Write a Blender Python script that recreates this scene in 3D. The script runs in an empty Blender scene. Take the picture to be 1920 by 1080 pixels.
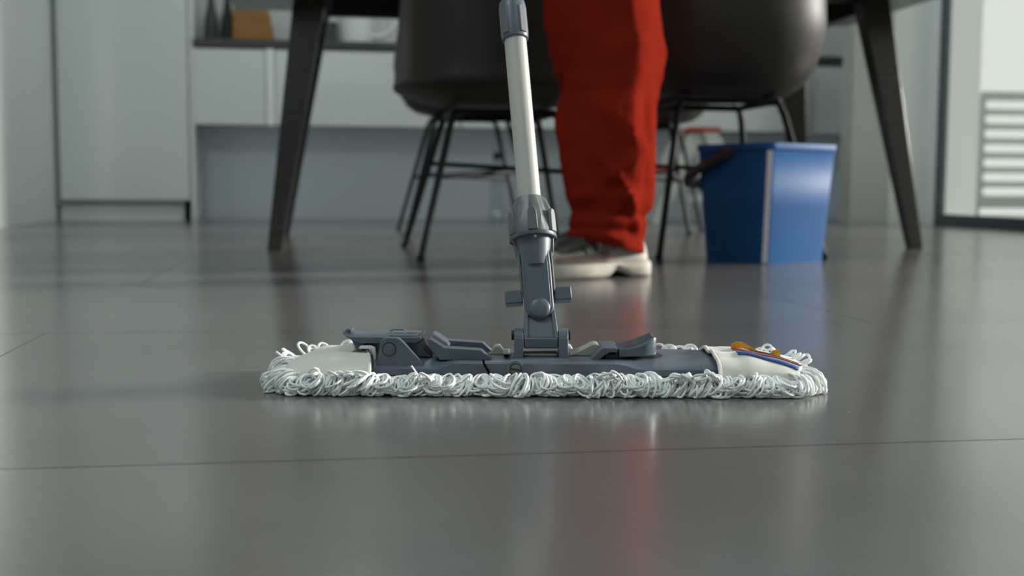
import bpy, math, random
from mathutils import Matrix, Vector
random.seed(7)
C = bpy.context.scene.collection
SC = bpy.context.scene
R = math.radians

# ------------------------------------------------------------------ camera, world, sun, fill panels, exposure
cam_d = bpy.data.cameras.new('camera'); cam = bpy.data.objects.new('camera', cam_d); C.objects.link(cam)
cam_d.sensor_width = 36; cam_d.lens = 36 * 2200 / 1920; cam_d.clip_start = .02
cam.matrix_world = (Matrix.Translation((0, 0, .16)) @ Matrix.Rotation(R(-8.8), 4, 'Z')
                    @ Matrix.Rotation(math.pi / 2 - math.atan(190 / 2200), 4, 'X') @ Matrix.Rotation(R(.3), 4, 'Z'))
cam_d.dof.use_dof = True; cam_d.dof.focus_distance = .90; cam_d.dof.aperture_fstop = 6.5
SC.camera = cam
SC.view_settings.view_transform = 'Standard'; SC.view_settings.look = 'None'
SC.view_settings.exposure = 0.0; SC.view_settings.gamma = 1.0; SC.view_settings.use_curve_mapping = False
SC.cycles.use_denoising = True
SC.cycles.max_bounces = 8

W = bpy.data.worlds.new('sky'); SC.world = W; W.use_nodes = True
bg = W.node_tree.nodes['Background']; bg.inputs[0].default_value = (.84, .90, .82, 1); bg.inputs[1].default_value = .92

sun_d = bpy.data.lights.new('sun', 'SUN'); sun_d.energy = 6.8; sun_d.angle = R(10); sun_d.color = (1, .95, .88)
sun = bpy.data.objects.new('sun', sun_d); C.objects.link(sun)
_l = Vector((.97, .11, .26)).normalized()
sun.rotation_euler = _l.to_track_quat('Z', 'Y').to_euler()

FILLS = [(-1.1, .55, 24), (.8, -.2, 8), (.2, 4.4, 11), (1.5, 4.4, 6.5)]      # unseen fill panels added for brightness: x, y, watts
FILL_COLOR = (.83, .97, 1.0)

# ------------------------------------------------------------------ helpers
class MB:
    """collects shapes into one mesh"""
    def __init__(s): s.v = []; s.f = []
    def add(s, vs, fs, M=None):
        o = len(s.v)
        s.v += [tuple(M @ Vector(p)) if M is not None else tuple(p) for p in vs]
        s.f += [tuple(i + o for i in f) for f in fs]
        return s
    def box(s, c, d, M=None):
        x, y, z = c; a, b, e = d[0] / 2, d[1] / 2, d[2] / 2
        vs = [(x + i * a, y + j * b, z + k * e) for k in (-1, 1) for j in (-1, 1) for i in (-1, 1)]
        return s.add(vs, [(0, 2, 3, 1), (4, 5, 7, 6), (0, 1, 5, 4), (2, 6, 7, 3), (0, 4, 6, 2), (1, 3, 7, 5)], M)
    def span(s, lo, hi, M=None):
        return s.box([(a + b) / 2 for a, b in zip(lo, hi)], [b - a for a, b in zip(lo, hi)], M)
    def loft(s, rings, cap0=True, cap1=True, closed=True, M=None):
        n = len(rings[0]); vs = [p for r in rings for p in r]; fs = []
        for i in range(len(rings) - 1):
            for j in range(n if closed else n - 1):
                k = (j + 1) % n
                fs.append((i * n + j, i * n + k, (i + 1) * n + k, (i + 1) * n + j))
        if cap0: fs.append(tuple(reversed(range(n))))
        if cap1: fs.append(tuple((len(rings) - 1) * n + j for j in range(n)))
        return s.add(vs, fs, M)
    def tube(s, pts, r, n=8, closed=False, M=None):
        pts = [Vector(p) for p in pts]; m = len(pts); rings = []
        rr = r if isinstance(r, (list, tuple)) else [r] * m
        t0 = (pts[1] - pts[0]).normalized()
        u = t0.orthogonal().normalized()
        for i, p in enumerate(pts):
            if closed: t = pts[(i + 1) % m] - pts[i - 1]
            else: t = pts[min(i + 1, m - 1)] - pts[max(i - 1, 0)]
            t.normalize(); u = (u - t * u.dot(t)).normalized(); w = t.cross(u)
            rings.append([p + (u * math.cos(a) + w * math.sin(a)) * rr[i] for a in [2 * math.pi * k / n for k in range(n)]])
        if closed: rings.append(rings[0])
        return s.loft(rings, not closed, not closed, True, M)
    def lathe(s, prof, n=24, M=None, cap0=True, cap1=True):
        rings = [[(r * math.cos(2 * math.pi * k / n), r * math.sin(2 * math.pi * k / n), z) for k in range(n)] for r, z in prof]
        return s.loft(rings, cap0, cap1, True, M)
    def prism(s, poly, lo, hi, axis='y', M=None):
        """poly of (a, b); axis y: (x, z) pushed along y; axis x: (y, z); axis z: (x, y)"""
        f = {'y': lambda a, b, t: (a, t, b), 'x': lambda a, b, t: (t, a, b), 'z': lambda a, b, t: (a, b, t)}[axis]
        return s.loft([[f(a, b, lo) for a, b in poly], [f(a, b, hi) for a, b in poly]], True, True, True, M)
    def grid(s, fn, us, vs_, M=None):
        n = len(vs_); P = [fn(u, v) for u in us for v in vs_]
        fs = [(i * n + j, (i + 1) * n + j, (i + 1) * n + j + 1, i * n + j + 1) for i in range(len(us) - 1) for j in range(n - 1)]
        return s.add(P, fs, M)
    def build(s, name, mat, parent=None, bevel=0, seg=2, smooth=40, subsurf=0, solid=0, fix=True):
        me = bpy.data.meshes.new(name); me.from_pydata(s.v, [], s.f); me.update()
        if fix:
            import bmesh
            b = bmesh.new(); b.from_mesh(me); bmesh.ops.recalc_face_normals(b, faces=b.faces[:]); b.to_mesh(me); b.free()
        if smooth:
            me.shade_smooth(); me.set_sharp_from_angle(angle=R(smooth))
        me.materials.append(mat)
        o = bpy.data.objects.new(name, me); C.objects.link(o)
        if parent: o.parent = parent
        if solid:
            m = o.modifiers.new('solid', 'SOLIDIFY'); m.thickness = abs(solid); m.offset = 1 if solid > 0 else -1
        if bevel:
            m = o.modifiers.new('bevel', 'BEVEL'); m.width = bevel; m.segments = seg; m.limit_method = 'ANGLE'; m.angle_limit = R(35)
            m.harden_normals = False
        if subsurf:
            m = o.modifiers.new('sub', 'SUBSURF'); m.levels = m.render_levels = subsurf
        return o

def tag(o, label=None, cat=None, group=None, kind=None):
    for k, v in (('label', label), ('category', cat), ('group', group), ('kind', kind)):
        if v: o[k] = v
    return o
def thing(name, label, cat, loc=(0, 0, 0), rz=0, group=None):
    o = bpy.data.objects.new(name, None); C.objects.link(o); o.empty_display_size = .05
    o.location = loc; o.rotation_euler = (0, 0, rz)
    return tag(o, label, cat, group)
def struct(o): o['kind'] = 'structure'; return o

def mat(name, col, rough=.5, metal=0., var=.0, scale=8., bump=0., bscale=200., spec=.5, coat=0., sheen=0., stretch=None):
    m = bpy.data.materials.new(name); m.use_nodes = True; nt = m.node_tree; b = nt.nodes['Principled BSDF']
    b.inputs['Base Color'].default_value = (*col, 1); b.inputs['Roughness'].default_value = rough
    b.inputs['Metallic'].default_value = metal; b.inputs['Specular IOR Level'].default_value = spec
    b.inputs['Coat Weight'].default_value = coat; b.inputs['Coat Roughness'].default_value = .05
    if sheen: b.inputs['Sheen Weight'].default_value = sheen
    tc = nt.nodes.new('ShaderNodeTexCoord'); mp = nt.nodes.new('ShaderNodeMapping')
    nt.links.new(tc.outputs['Object'], mp.inputs[0])
    if stretch: mp.inputs['Scale'].default_value = stretch
    if var:
        n = nt.nodes.new('ShaderNodeTexNoise'); n.inputs['Scale'].default_value = scale; n.inputs['Detail'].default_value = 5
        r = nt.nodes.new('ShaderNodeValToRGB')
        r.color_ramp.elements[0].color = (*[c * (1 - var) for c in col], 1); r.color_ramp.elements[0].position = .3
        r.color_ramp.elements[1].color = (*[min(1, c * (1 + var)) for c in col], 1); r.color_ramp.elements[1].position = .7
        nt.links.new(mp.outputs[0], n.inputs['Vector']); nt.links.new(n.outputs[0], r.inputs[0]); nt.links.new(r.outputs[0], b.inputs['Base Color'])
    if bump:
        n2 = nt.nodes.new('ShaderNodeTexNoise'); n2.inputs['Scale'].default_value = bscale; n2.inputs['Detail'].default_value = 4
        bp = nt.nodes.new('ShaderNodeBump'); bp.inputs['Strength'].default_value = bump; bp.inputs['Distance'].default_value = .002
        nt.links.new(mp.outputs[0], n2.inputs['Vector']); nt.links.new(n2.outputs[0], bp.inputs['Height']); nt.links.new(bp.outputs[0], b.inputs['Normal'])
    return m

def glass_mat(name, tint=(1, 1, 1), refl=.08):
    m = bpy.data.materials.new(name); m.use_nodes = True; nt = m.node_tree; nt.nodes.clear()
    o = nt.nodes.new('ShaderNodeOutputMaterial'); mx = nt.nodes.new('ShaderNodeMixShader')
    t = nt.nodes.new('ShaderNodeBsdfTransparent'); t.inputs[0].default_value = (*tint, 1)
    g = nt.nodes.new('ShaderNodeBsdfGlossy'); g.inputs['Roughness'].default_value = .02
    lw = nt.nodes.new('ShaderNodeLayerWeight'); lw.inputs['Blend'].default_value = .5
    pw = nt.nodes.new('ShaderNodeMath'); pw.operation = 'POWER'; pw.inputs[1].default_value = 5
    ma = nt.nodes.new('ShaderNodeMath'); ma.operation = 'MULTIPLY_ADD'; ma.inputs[1].default_value = .8; ma.inputs[2].default_value = refl / 2
    nt.links.new(lw.outputs['Facing'], pw.inputs[0]); nt.links.new(pw.outputs[0], ma.inputs[0])
    nt.links.new(ma.outputs[0], mx.inputs[0]); nt.links.new(t.outputs[0], mx.inputs[1]); nt.links.new(g.outputs[0], mx.inputs[2])
    nt.links.new(mx.outputs[0], o.inputs[0])
    return m
def emit_mat(name, col, s):
    m = bpy.data.materials.new(name); m.use_nodes = True; nt = m.node_tree; b = nt.nodes['Principled BSDF']
    b.inputs['Base Color'].default_value = (*col, 1); b.inputs['Emission Color'].default_value = (*col, 1); b.inputs['Emission Strength'].default_value = s
    return m

def floor_mat():
    m = mat('porcelain_tile', (.125, .122, .117), .2, var=.12, scale=3.5, bump=.05, bscale=60)
    nt = m.node_tree; b = nt.nodes['Principled BSDF']; b.inputs['IOR'].default_value = 2.25
    geo = nt.nodes.new('ShaderNodeNewGeometry')
    n = nt.nodes.new('ShaderNodeTexNoise'); n.inputs['Scale'].default_value = 2.2; n.inputs['Detail'].default_value = 6; n.inputs['Roughness'].default_value = .65
    mr = nt.nodes.new('ShaderNodeMapRange'); mr.inputs['From Min'].default_value = .3; mr.inputs['From Max'].default_value = .7
    mr.inputs['To Min'].default_value = .17; mr.inputs['To Max'].default_value = .22
    nt.links.new(geo.outputs['Position'], n.inputs['Vector']); nt.links.new(n.outputs[0], mr.inputs[0]); nt.links.new(mr.outputs[0], b.inputs['Roughness'])
    # pale specks of dust and fine scratches
    base = b.inputs['Base Color'].links[0].from_socket
    vo = nt.nodes.new('ShaderNodeTexVoronoi'); vo.inputs['Scale'].default_value = 26
    mp = nt.nodes.new('ShaderNodeMapping'); mp.inputs['Scale'].default_value = (1, 1, .0)
    lt = nt.nodes.new('ShaderNodeMath'); lt.operation = 'LESS_THAN'; lt.inputs[1].default_value = .055
    n3 = nt.nodes.new('ShaderNodeTexNoise'); n3.inputs['Scale'].default_value = 4
    gt = nt.nodes.new('ShaderNodeMath'); gt.operation = 'GREATER_THAN'; gt.inputs[1].default_value = .6
    mu = nt.nodes.new('ShaderNodeMath'); mu.operation = 'MULTIPLY'
    mix = nt.nodes.new('ShaderNodeMixRGB'); mix.inputs[2].default_value = (.34, .34, .33, 1)
    L = nt.links.new
    L(geo.outputs['Position'], mp.inputs[0]); L(mp.outputs[0], vo.inputs['Vector']); L(vo.outputs['Distance'], lt.inputs[0])
    L(geo.outputs['Position'], n3.inputs['Vector']); L(n3.outputs[0], gt.inputs[0]); L(lt.outputs[0], mu.inputs[0]); L(gt.outputs[0], mu.inputs[1])
    L(mu.outputs[0], mix.inputs[0]); L(base, mix.inputs[1]); L(mix.outputs[0], b.inputs['Base Color'])
    return m

M_tile = floor_mat()
M_grout = mat('grout', (.045, .045, .044), .9)
M_wall = mat('white_paint', (.74, .77, .75), .6, var=.03, scale=2, bump=.05)
M_bright = mat('bright_white_paint', (.88, .92, .90), .6)
M_pier = mat('grey_paint', (.46, .455, .43), .6, var=.03, scale=2)
M_recess = mat('blue_grey_paint', (.74, .81, .88), .5, var=.03, scale=2)
M_splash = mat('pale_splashback', (.66, .67, .64), .35)
M_ceil = mat('ceiling_paint', (.75, .76, .74), .8)
M_cab = mat('white_lacquer', (.72, .76, .74), .18, var=.01, scale=2, coat=.3)
M_cabgrey = mat('grey_lacquer', (.72, .73, .73), .35, var=.02)
M_oak = mat('pale_oak', (.52, .45, .27), .35, var=.2, scale=5, stretch=(8, 1, 1))
M_darkcab = mat('dark_lacquer', (.06, .06, .06), .3)
M_gap = mat('shadow_gap_profile', (.30, .34, .34), .5)
M_counter = mat('dark_worktop', (.055, .056, .054), .35, var=.15, scale=40)
M_frame = mat('anthracite_aluminium', (.055, .07, .085), .4, spec=.5)
M_glass = glass_mat('clear_glass')
M_rail = mat('grey_balcony_steel', (.30, .34, .34), .5)
M_outwall = mat('pale_render', (.60, .70, .65), .8, var=.04, scale=5)
M_slab = mat('balcony_concrete', (.42, .44, .42), .8, var=.1)
M_wood = mat('dark_stained_wood', (.022, .019, .0155), .24, var=.35, scale=9, stretch=(1, 1, 12), bump=.1, bscale=40)
M_shell = mat('black_leatherette', (.017, .0155, .0132), .48, var=.15, scale=30, bump=.12, bscale=350, spec=.4)
M_rod = mat('black_steel', (.010, .011, .013), .5, spec=.2)
M_trouser = mat('red_cotton', (.185, .0155, .008), .9, var=.12, scale=14, bump=.25, bscale=500, spec=.0)
M_shirt = mat('grey_shirt', (.22, .23, .25), .85, var=.1)
M_skin = mat('skin', (.56, .36, .27), .5, var=.06)
M_hair = mat('dark_hair', (.03, .02, .015), .5)
M_eye = mat('eye', (.05, .04, .03), .2)
M_shoe = mat('cream_leather', (.40, .37, .325), .6, var=.08, scale=20)
M_sole = mat('cream_rubber', (.43, .40, .35), .6, var=.05)
M_taupe = mat('taupe_suede', (.22, .165, .14), .8, var=.1)
M_lace = mat('dark_lace', (.055, .05, .045), .8)
M_white = mat('white_plastic', (.72, .72, .70), .4)
M_bucket = mat('blue_plastic', (.012, .095, .28), .5, spec=.12, var=.08, scale=6, bump=.03, bscale=80)
M_highlight = mat('pale_corner_highlight', (.66, .69, .71), .3)
M_bhandle = mat('dark_grey_plastic', (.035, .032, .036), .5)
M_pl = mat('slate_plastic', (.095, .122, .155), .42, var=.05, scale=60, bump=.04, bscale=900)
M_plg = mat('polished_slate_plastic', (.10, .13, .155), .22)
M_pl2 = mat('mid_grey_plastic', (.125, .142, .15), .42, var=.05, scale=60)
M_pld = mat('dark_plastic', (.018, .020, .022), .5)
M_beige = mat('beige_plastic', (.34, .335, .29), .5)
M_pole = mat('warm_grey_painted_tube', (.47, .46, .43), .48, var=.03, scale=20)
M_yarn = mat('white_cotton_yarn', (.90, .95, .93), .9, var=.08, scale=120, bump=.4, bscale=1500, spec=.1)
M_cloth = mat('cream_canvas', (.70, .68, .62), .9, var=.05, scale=25, bump=.08, bscale=1400, spec=.1)
M_orange = mat('orange_tag', (.72, .33, .01), .6)
M_blue = mat('blue_ribbon', (.02, .075, .26), .7)
M_redr = mat('red_ribbon', (.32, .075, .06), .7)
M_green = mat('green_ribbon', (.10, .13, .09), .7)
M_block = mat('oak_block', (.30, .135, .03), .5, var=.25, scale=6, stretch=(1, 1, 8))
M_dark = mat('charcoal_glaze', (.045, .045, .04), .4)
M_ceram = mat('white_ceramic', (.74, .77, .74), .25)
M_red = mat('red_plastic', (.45, .035, .02), .45)
M_pet = glass_mat('clear_plastic', (.86, .9, .92))
M_bolt = mat('bolt_plastic', (.085, .11, .14), .35)
M_fillframe = mat('fill_frame', (.8, .8, .8), .5)
M_fillglow = emit_mat('fill_diffuser', FILL_COLOR, 1.0)

# ------------------------------------------------------------------ the room
XL, XR, YB, YF, HC = -1.21, 2.645, 5.77, -2.6, 2.45
DY0, DY1, DH = .62, 4.87, 2.25            # sliding door opening in the right wall

floor = struct(MB().span((XL, YF, -.10), (XR, YB, -.003)).span((-4.2, YF, -.10), (XL, 4.0, -.003)).build('floor', M_grout, smooth=0))
TW, TD, JY, JX, G = 1.89, .63, .685, -.305, .0015
row = 0
meshes = {}
y = JY + math.floor((YF - JY) / TD) * TD
while y < YB:
    k = round((y - JY) / TD)
    off = JX + (TW / 2 if k % 2 else 0)
    XL0 = XL if y + TD > 4.01 else -4.2
    x = off - math.ceil((off - XL0) / TW) * TW
    while x < XR:
        x0, x1, y0, y1 = max(x + G / 2, XL0 + .002), min(x + TW - G / 2, XR - .002), max(y + G / 2, YF + .002), min(y + TD - G / 2, YB - .002)
        if x1 - x0 > .01 and y1 - y0 > .01:
            key = (round(x1 - x0, 4), round(y1 - y0, 4))
            if key not in meshes:
                t = MB().span((-key[0] / 2, -key[1] / 2, -.0028), (key[0] / 2, key[1] / 2, 0)).build('floor_tile', M_tile, floor, smooth=0)
                meshes[key] = t
            else:
                t = meshes[key].copy(); C.objects.link(t); t.parent = floor
            t.location = ((x0 + x1) / 2, (y0 + y1) / 2, 0)
        x += TW
    y += TD

T = .12
struct(MB().span((XL - T, YB, -.1), (XR + T, YB + T, HC)).build('wall_back', M_recess, smooth=0))
struct(MB().span((XL - T, 4.0, -.1), (XL, YB, HC)).build('wall_left', M_wall, smooth=0))
# invented open plan: widened left so the sunlit wall bounces less light
XLL = -4.2
struct(MB().span((XLL, 4.0, -.1), (XL - T - .001, 4.0 + T, HC)).build('wall_left_return', M_wall, smooth=0))
struct(MB().span((XLL - T, YF, -.1), (XLL, 4.0 + T, HC)).build('wall_left_far', M_wall, smooth=0))
wr = MB().span((XR, DY1, -.1), (XR + .2, YB, HC)).span((XR, YF, -.1), (XR + .2, DY0, HC)).span((XR, DY0, DH), (XR + .2, DY1, HC))
wr.span((XR, DY0, -.1), (XR + .2, DY1, -.001))
struct(wr.build('wall_right', M_wall, smooth=0))
struct(MB().span((2.278, 4.93, 0), (2.462, 5.05, HC)).build('wall_pier', M_pier, bevel=.003, smooth=0))
struct(MB().span((2.4625, 4.96, 0), (XR, 5.04, HC)).build('wall_pier_return', M_bright, smooth=0))
# rear wall with a wide window behind the camera
W0, W1, WZ0, WZ1 = -.7, 2.2, .9, 2.2
rw = MB().span((XLL - T, YF - T, -.1), (W0, YF, HC)).span((W1, YF - T, -.1), (XR + T, YF, HC)).span((W0, YF - T, -.1), (W1, YF, WZ0)).span((W0, YF - T, WZ1), (W1, YF, HC))
struct(rw.build('wall_rear', M_wall, smooth=0))
struct(MB().span((XLL - T, YF - T, HC), (XR + .2, YB + T, HC + .1)).build('ceiling', M_ceil, smooth=0))

w2 = struct(thing('window_2', None, None))
for a, b in (((W0, YF - .08, WZ0), (W0 + .05, YF - .03, WZ1)), ((W1 - .05, YF - .08, WZ0), (W1, YF - .03, WZ1)), ((W0 + .05, YF - .08, WZ0), (W1 - .05, YF - .03, WZ0 + .05)), ((W0 + .05, YF - .08, WZ1 - .05), (W1 - .05, YF - .03, WZ1))):
    MB().span(a, b).build('window_frame', M_frame, w2, smooth=0)
MB().span((W0 + .05, YF - .058, WZ0 + .05), (W1 - .05, YF - .052, WZ1 - .05)).build('glass_pane', M_glass, w2, smooth=0)

w1 = struct(thing('window_1', None, None))
fx0, fx1 = XR + .002, XR + .036
MB().span((fx0, DY1 - .034, 0), (fx1, DY1, DH)).build('door_post', M_frame, w1, bevel=.004, smooth=0)
MB().span((fx0, DY0, 0), (fx1, DY0 + .055, DH)).build('door_post', M_frame, w1, bevel=.004, smooth=0)
MB().span((fx0, 2.75, .05), (fx1, 2.82, DH - .05)).build('door_stile', M_frame, w1, bevel=.004, smooth=0)
MB().span((fx0, DY0 + .055, 0), (fx1, DY1 - .034, .05)).build('bottom_rail', M_frame, w1, bevel=.004, smooth=0)
MB().span((fx0, DY0 + .055, DH - .05), (fx1, DY1 - .034, DH)).build('top_rail', M_frame, w1, bevel=.004, smooth=0)
MB().span((XR + .016, 2.82, .05), (XR + .022, DY1 - .034, DH - .05)).build('glass_pane', M_glass, w1, smooth=0)
MB().span((XR + .016, DY0 + .055, .05), (XR + .022, 2.75, DH - .05)).build('glass_pane', M_glass, w1, smooth=0)

# balcony outside
struct(MB().span((XR + .2, -1, -.12), (7.0, 7.9, -.02)).build('balcony_floor', M_slab, smooth=0))
struct(MB().span((XR + .2, 7.62, -.02), (4.42, 7.85, 2.9)).build('wall_balcony', M_outwall, smooth=0))
rail = thing('balcony_railing', 'grey steel balcony railing with long round ended slots beyond the glass door', 'railing', (4.40, 7.5, -.02))
RW, RH = 2.4, .845
slots = [(.135 + i * .0985, .135 + i * .0985 + .058) for i in range(7)]
pz = [0.06] + [e for s_ in slots for e in s_] + [RH]
def slat(z0, z1):
    MB().span((0, 0, z0), (RW, .02, z1)).build('rail_slat', M_rail, rail, bevel=.004, smooth=0)
slat(.05, slots[0][0])
for i in range(6): slat(slots[i][1], slots[i + 1][0])
slat(slots[6][1], RH)
def endfill(z0, z1):                  # the post between the slots, hollowed to a round slot end
    h = (z1 - z0) / 2; zc = (z0 + z1) / 2; L = .055
    poly = [(-.03, z0), (L, z0)] + [(L - h * math.sin(a), zc - h * math.cos(a)) for a in [math.pi * k / 10 for k in range(1, 10)]] + [(L, z1), (-.03, z1)]
    MB().prism(poly, .0, .02, 'y').build('slot_end', M_rail, rail, smooth=0)
for z0, z1 in slots: endfill(z0, z1)
MB().span((-.03, -.012, 0), (.006, .034, RH - .02)).build('railing_post', M_rail, rail, bevel=.004, smooth=0)
MB().span((RW - .03, -.012, 0), (RW, .034, RH - .02)).build('railing_post', M_rail, rail, bevel=.004, smooth=0)

# invented ceiling fill panels, out of the frame, to brighten the room
for i, (x, y, w) in enumerate(FILLS):
    t = thing('fill_panel', ['unseen fill panel added above the left side of the open floor', 'unseen fill panel added above the right side of the open floor',
               'unseen fill panel added in front of the tall cabinet', 'unseen fill panel added between the table and the pier'][i], 'lamp', (x, y, HC), 0, 'added ceiling fill panels')
    MB().span((-.32, -.32, -.04), (.32, .32, 0)).build('fill_frame', M_fillframe, t, bevel=.005, smooth=0)
    MB().span((-.29, -.29, -.045), (.29, .29, -.0405)).build('diffuser', M_fillglow, t, smooth=0)
    d = bpy.data.lights.new('fill_light', 'AREA'); d.shape = 'SQUARE'; d.size = .58; d.energy = w; d.color = FILL_COLOR
    o = bpy.data.objects.new('fill_light', d); C.objects.link(o); o.parent = t; o.location = (0, 0, -.05)

# ------------------------------------------------------------------ kitchen units
CY = 5.48
t = thing('tall_cabinet', 'tall white handleless cabinet standing in the left corner by the wall', 'cabinet', (XL + .003, CY, 0))
w = .585
MB().span((.012, .024, .09), (w, .285, 2.3)).build('carcass', M_cab, t, smooth=0)
MB().span((.022, .0, .092), (w - .006, .02, 2.29)).build('door', M_cab, t, bevel=.002, smooth=0)
MB().span((0.0, .012, 0.066), (.018, .03, 2.3)).build('scribe_strip', M_gap, t, smooth=0)
MB().span((.012, .016, .070), (w - .03, .28, .089)).build('shadow_gap', M_gap, t, smooth=0)
MB().span((.012, .035, 0), (w - .035, .055, .069)).build('plinth', M_cab, t, smooth=0)
MB().span((w + .001, .0, 0), (w + .021, .285, 2.3)).build('side_panel', M_cab, t, bevel=.001, smooth=0)

units = [(-.602, -.285, M_cab, 'narrow white wall hung cabinet front beside the tall cabinet'),
         (-.244, .60, M_cab, 'wide white wall hung cabinet behind the left table leg'),
         (.604, 1.45, M_cab, 'wide white wall hung cabinet behind the red trousers'),
         (1.454, 2.30, M_cab, 'wide white wall hung cabinet behind the right hand chair')]
for x0, x1, m, lab in units:
    t = thing('wall_hung_cabinet', lab, 'cabinet', (x0, CY, .433), 0, 'wall hung cabinets under the dark worktop')
    L = x1 - x0
    MB().span((0, .024, .004), (L, .285, .343)).build('carcass', M_cab, t, smooth=0)
    MB().span((.002, 0, 0), (L - .002, .02, .338)).build('drawer_front', m, t, bevel=.0015, smooth=0)
    MB().span((.002, .02, .339), (L - .002, .0235, .345)).build('grip_channel', M_gap, t, smooth=0)
    if x0 < -.5: MB().span((L + .003, -.003, 0), (L + .039, .285, .343)).build('lit_edge_panel', M_bright, t, smooth=0)  # bright panel stands in for the lit edge between the units
wt = thing('worktop', 'long thin dark worktop over the white wall hung cabinets', 'worktop', (-.602, CY - .008, .779))
MB().span((0, 0, 0), (2.905, .295, .037)).build('slab', M_counter, wt, bevel=.002, smooth=0)
MB().span((2.906, .15, 0), (3.20, .295, .037)).build('slab', M_counter, wt, bevel=.002, smooth=0)
t = thing('end_cabinet', 'grey wall hung cabinet set back at the right end of the worktop', 'cabinet', (2.304, 5.635, .433))
MB().span((0, .024, .004), (.33, .13, .343)).build('carcass', M_cabgrey, t, smooth=0)
MB().span((.004, 0, 0), (.326, .02, .338)).build('drawer_front', M_cabgrey, t, bevel=.0015, smooth=0)
MB().span((.004, .02, .339), (.326, .0235, .345)).build('grip_channel', M_gap, t, smooth=0)


for x0, x1, m, lab in ((-.60, .25, 'oak', 'unseen light oak wall cabinet added above the left end of the worktop'), (.254, 1.30, 'dark', 'unseen dark wall cabinet added above the middle of the worktop'), (1.304, 2.30, 'dark', 'unseen dark wall cabinet added above the right end of the worktop')):  # unseen cabinets, invented to tint and darken the floor reflections
    t = thing('added_wall_cabinet', lab, 'cabinet', (x0, 5.56, 1.40), 0, 'added wall cabinets above the worktop')
    m_ = M_oak if m == 'oak' else M_darkcab
    L = x1 - x0
    MB().span((0, .022, 0), (L, .205, .72)).build('carcass', m_, t, smooth=0)
    for k in range(2): MB().span((L / 2 * k + .002, 0, 0), (L / 2 * (k + 1) - .002, .02, .72)).build('door', m_, t, bevel=.0015, smooth=0)

struct(MB().span((-.60, YB - .008, .82), (2.64, YB - .001, 1.40)).build('trim_1', M_splash, smooth=0))

# ------------------------------------------------------------------ on and under the worktop
WZ = .8161
def bottle_dark(x, y, h, lab):
    t = thing('tall_bottle', lab, 'bottle', (x, y, WZ), 0)
    MB().lathe([(.030, 0), (.034, .004), (.034, .05), (.030, .10), (.020, .15), (.014, .19), (.013, h - .03)], 24).build('body', M_dark, t)
    MB().lathe([(.0155, h - .03), (.0155, h), (.012, h + .004)], 20).build('cap', M_pld, t)
bottle_dark(-.532, 5.60, .27, 'dark tapering bottle on the worktop, nearest the tall cabinet')
bottle_dark(-.464, 5.66, .23, 'dark tapering bottle on the worktop, touching the wooden knife block')
t = thing('knife_block', 'orange brown wooden knife block on the worktop left of the table leg', 'knife block', (-.435, 5.52, WZ))
MB().prism([(0, 0), (.188, 0), (.168, .125), (.085, .22), (.01, .17)], 0, .10).build('block', M_block, t, bevel=.004)
for i in range(4):
    a = Vector((-.55, 0, .83)).normalized(); p = Vector((.028 + .018 * i, .03 + .02 * (i % 3), .185 + .008 * i))
    MB().tube([p, p + a * .10], [.009, .008], 8).build('knife_handle', M_pld, t)
t = thing('jug', 'white ceramic jug with side handle on the worktop right of the table leg', 'jug', (.125, 5.60, WZ))
MB().lathe([(.066, 0), (.080, .006), (.081, .06), (.080, .13), (.076, .19), (.079, .205), (.073, .204), (.072, .02)], 36, cap1=False).build('body', M_ceram, t)
MB().tube([(.074, 0, .155), (.12, 0, .165), (.165, 0, .145), (.178, 0, .105), (.162, 0, .062), (.12, 0, .04), (.077, 0, .038)], .011, 10).build('handle', M_ceram, t)
t = thing('storage_tin', 'low dark tin on the worktop, half hidden by the left table leg', 'tin', (-.055, 5.60, WZ))
MB().span((-.09, -.06, 0), (.092, .06, .075)).build('body', M_dark, t, bevel=.008)
MB().span((-.092, -.062, .0755), (.094, .062, .095)).build('lid', M_dark, t, bevel=.006)

t = thing('water_bottle', 'slim clear bottle with dark cap on the floor under the wall hung cabinets', 'bottle', (.772, 5.47, 0))
MB().lathe([(.004, .003), (.026, .0), (.031, .006), (.031, .06), (.029, .08), (.031, .10), (.031, .19), (.022, .24), (.013, .262), (.013, .285)], 24, cap1=False).build('body', M_pet, t)
MB().lathe([(.016, .284), (.018, .29), (.018, .318), (.014, .322)], 20).build('cap', M_pld, t)
MB().lathe([(.0, .0035), (.023, .0035), (.026, .012), (.024, .035), (.012, .045), (0, .047)], 20).build('base', M_ceram, t)  # white blob standing in for the highlight at the bottle's foot

# ------------------------------------------------------------------ dining table
t = thing('dining_table', 'dark stained wooden dining table with splayed tapered legs above the chairs', 'table', (.72, 3.40, 0))
TM = Matrix.Translation((-.72, -3.40, 0))
MB().span((-.30, 2.84, .727), (1.80, 3.96, .757), TM).build('tabletop', M_wood, t, bevel=.003)
def leg(fx, fy, tx, ty, sx, sy):
    rings = []
    for z, wd, dp in ((0, .036, .030), (.727, .086, .062)):
        k = z / .727; cx = fx + (tx - fx) * k; cy = fy + (ty - fy) * k
        rings.append([(cx + i * wd / 2, cy + j * dp / 2, z) for i, j in ((-1, -1), (1, -1), (1, 1), (-1, 1))])
    MB().loft(rings, M=TM).build('leg', M_wood, t, bevel=.002)
leg(-.137, 2.955, -.036, 3.13, 0, 0); leg(1.548, 2.945, 1.480, 3.13, 0, 0)
leg(-.150, 3.86, -.030, 3.68, 0, 0); leg(1.61, 3.86, 1.470, 3.68, 0, 0)
for x in (-.030, 1.478): MB().span((x - .02, 3.14, .645), (x + .02, 3.67, .7265), TM).build('end_rail', M_wood, t, bevel=.002)
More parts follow.
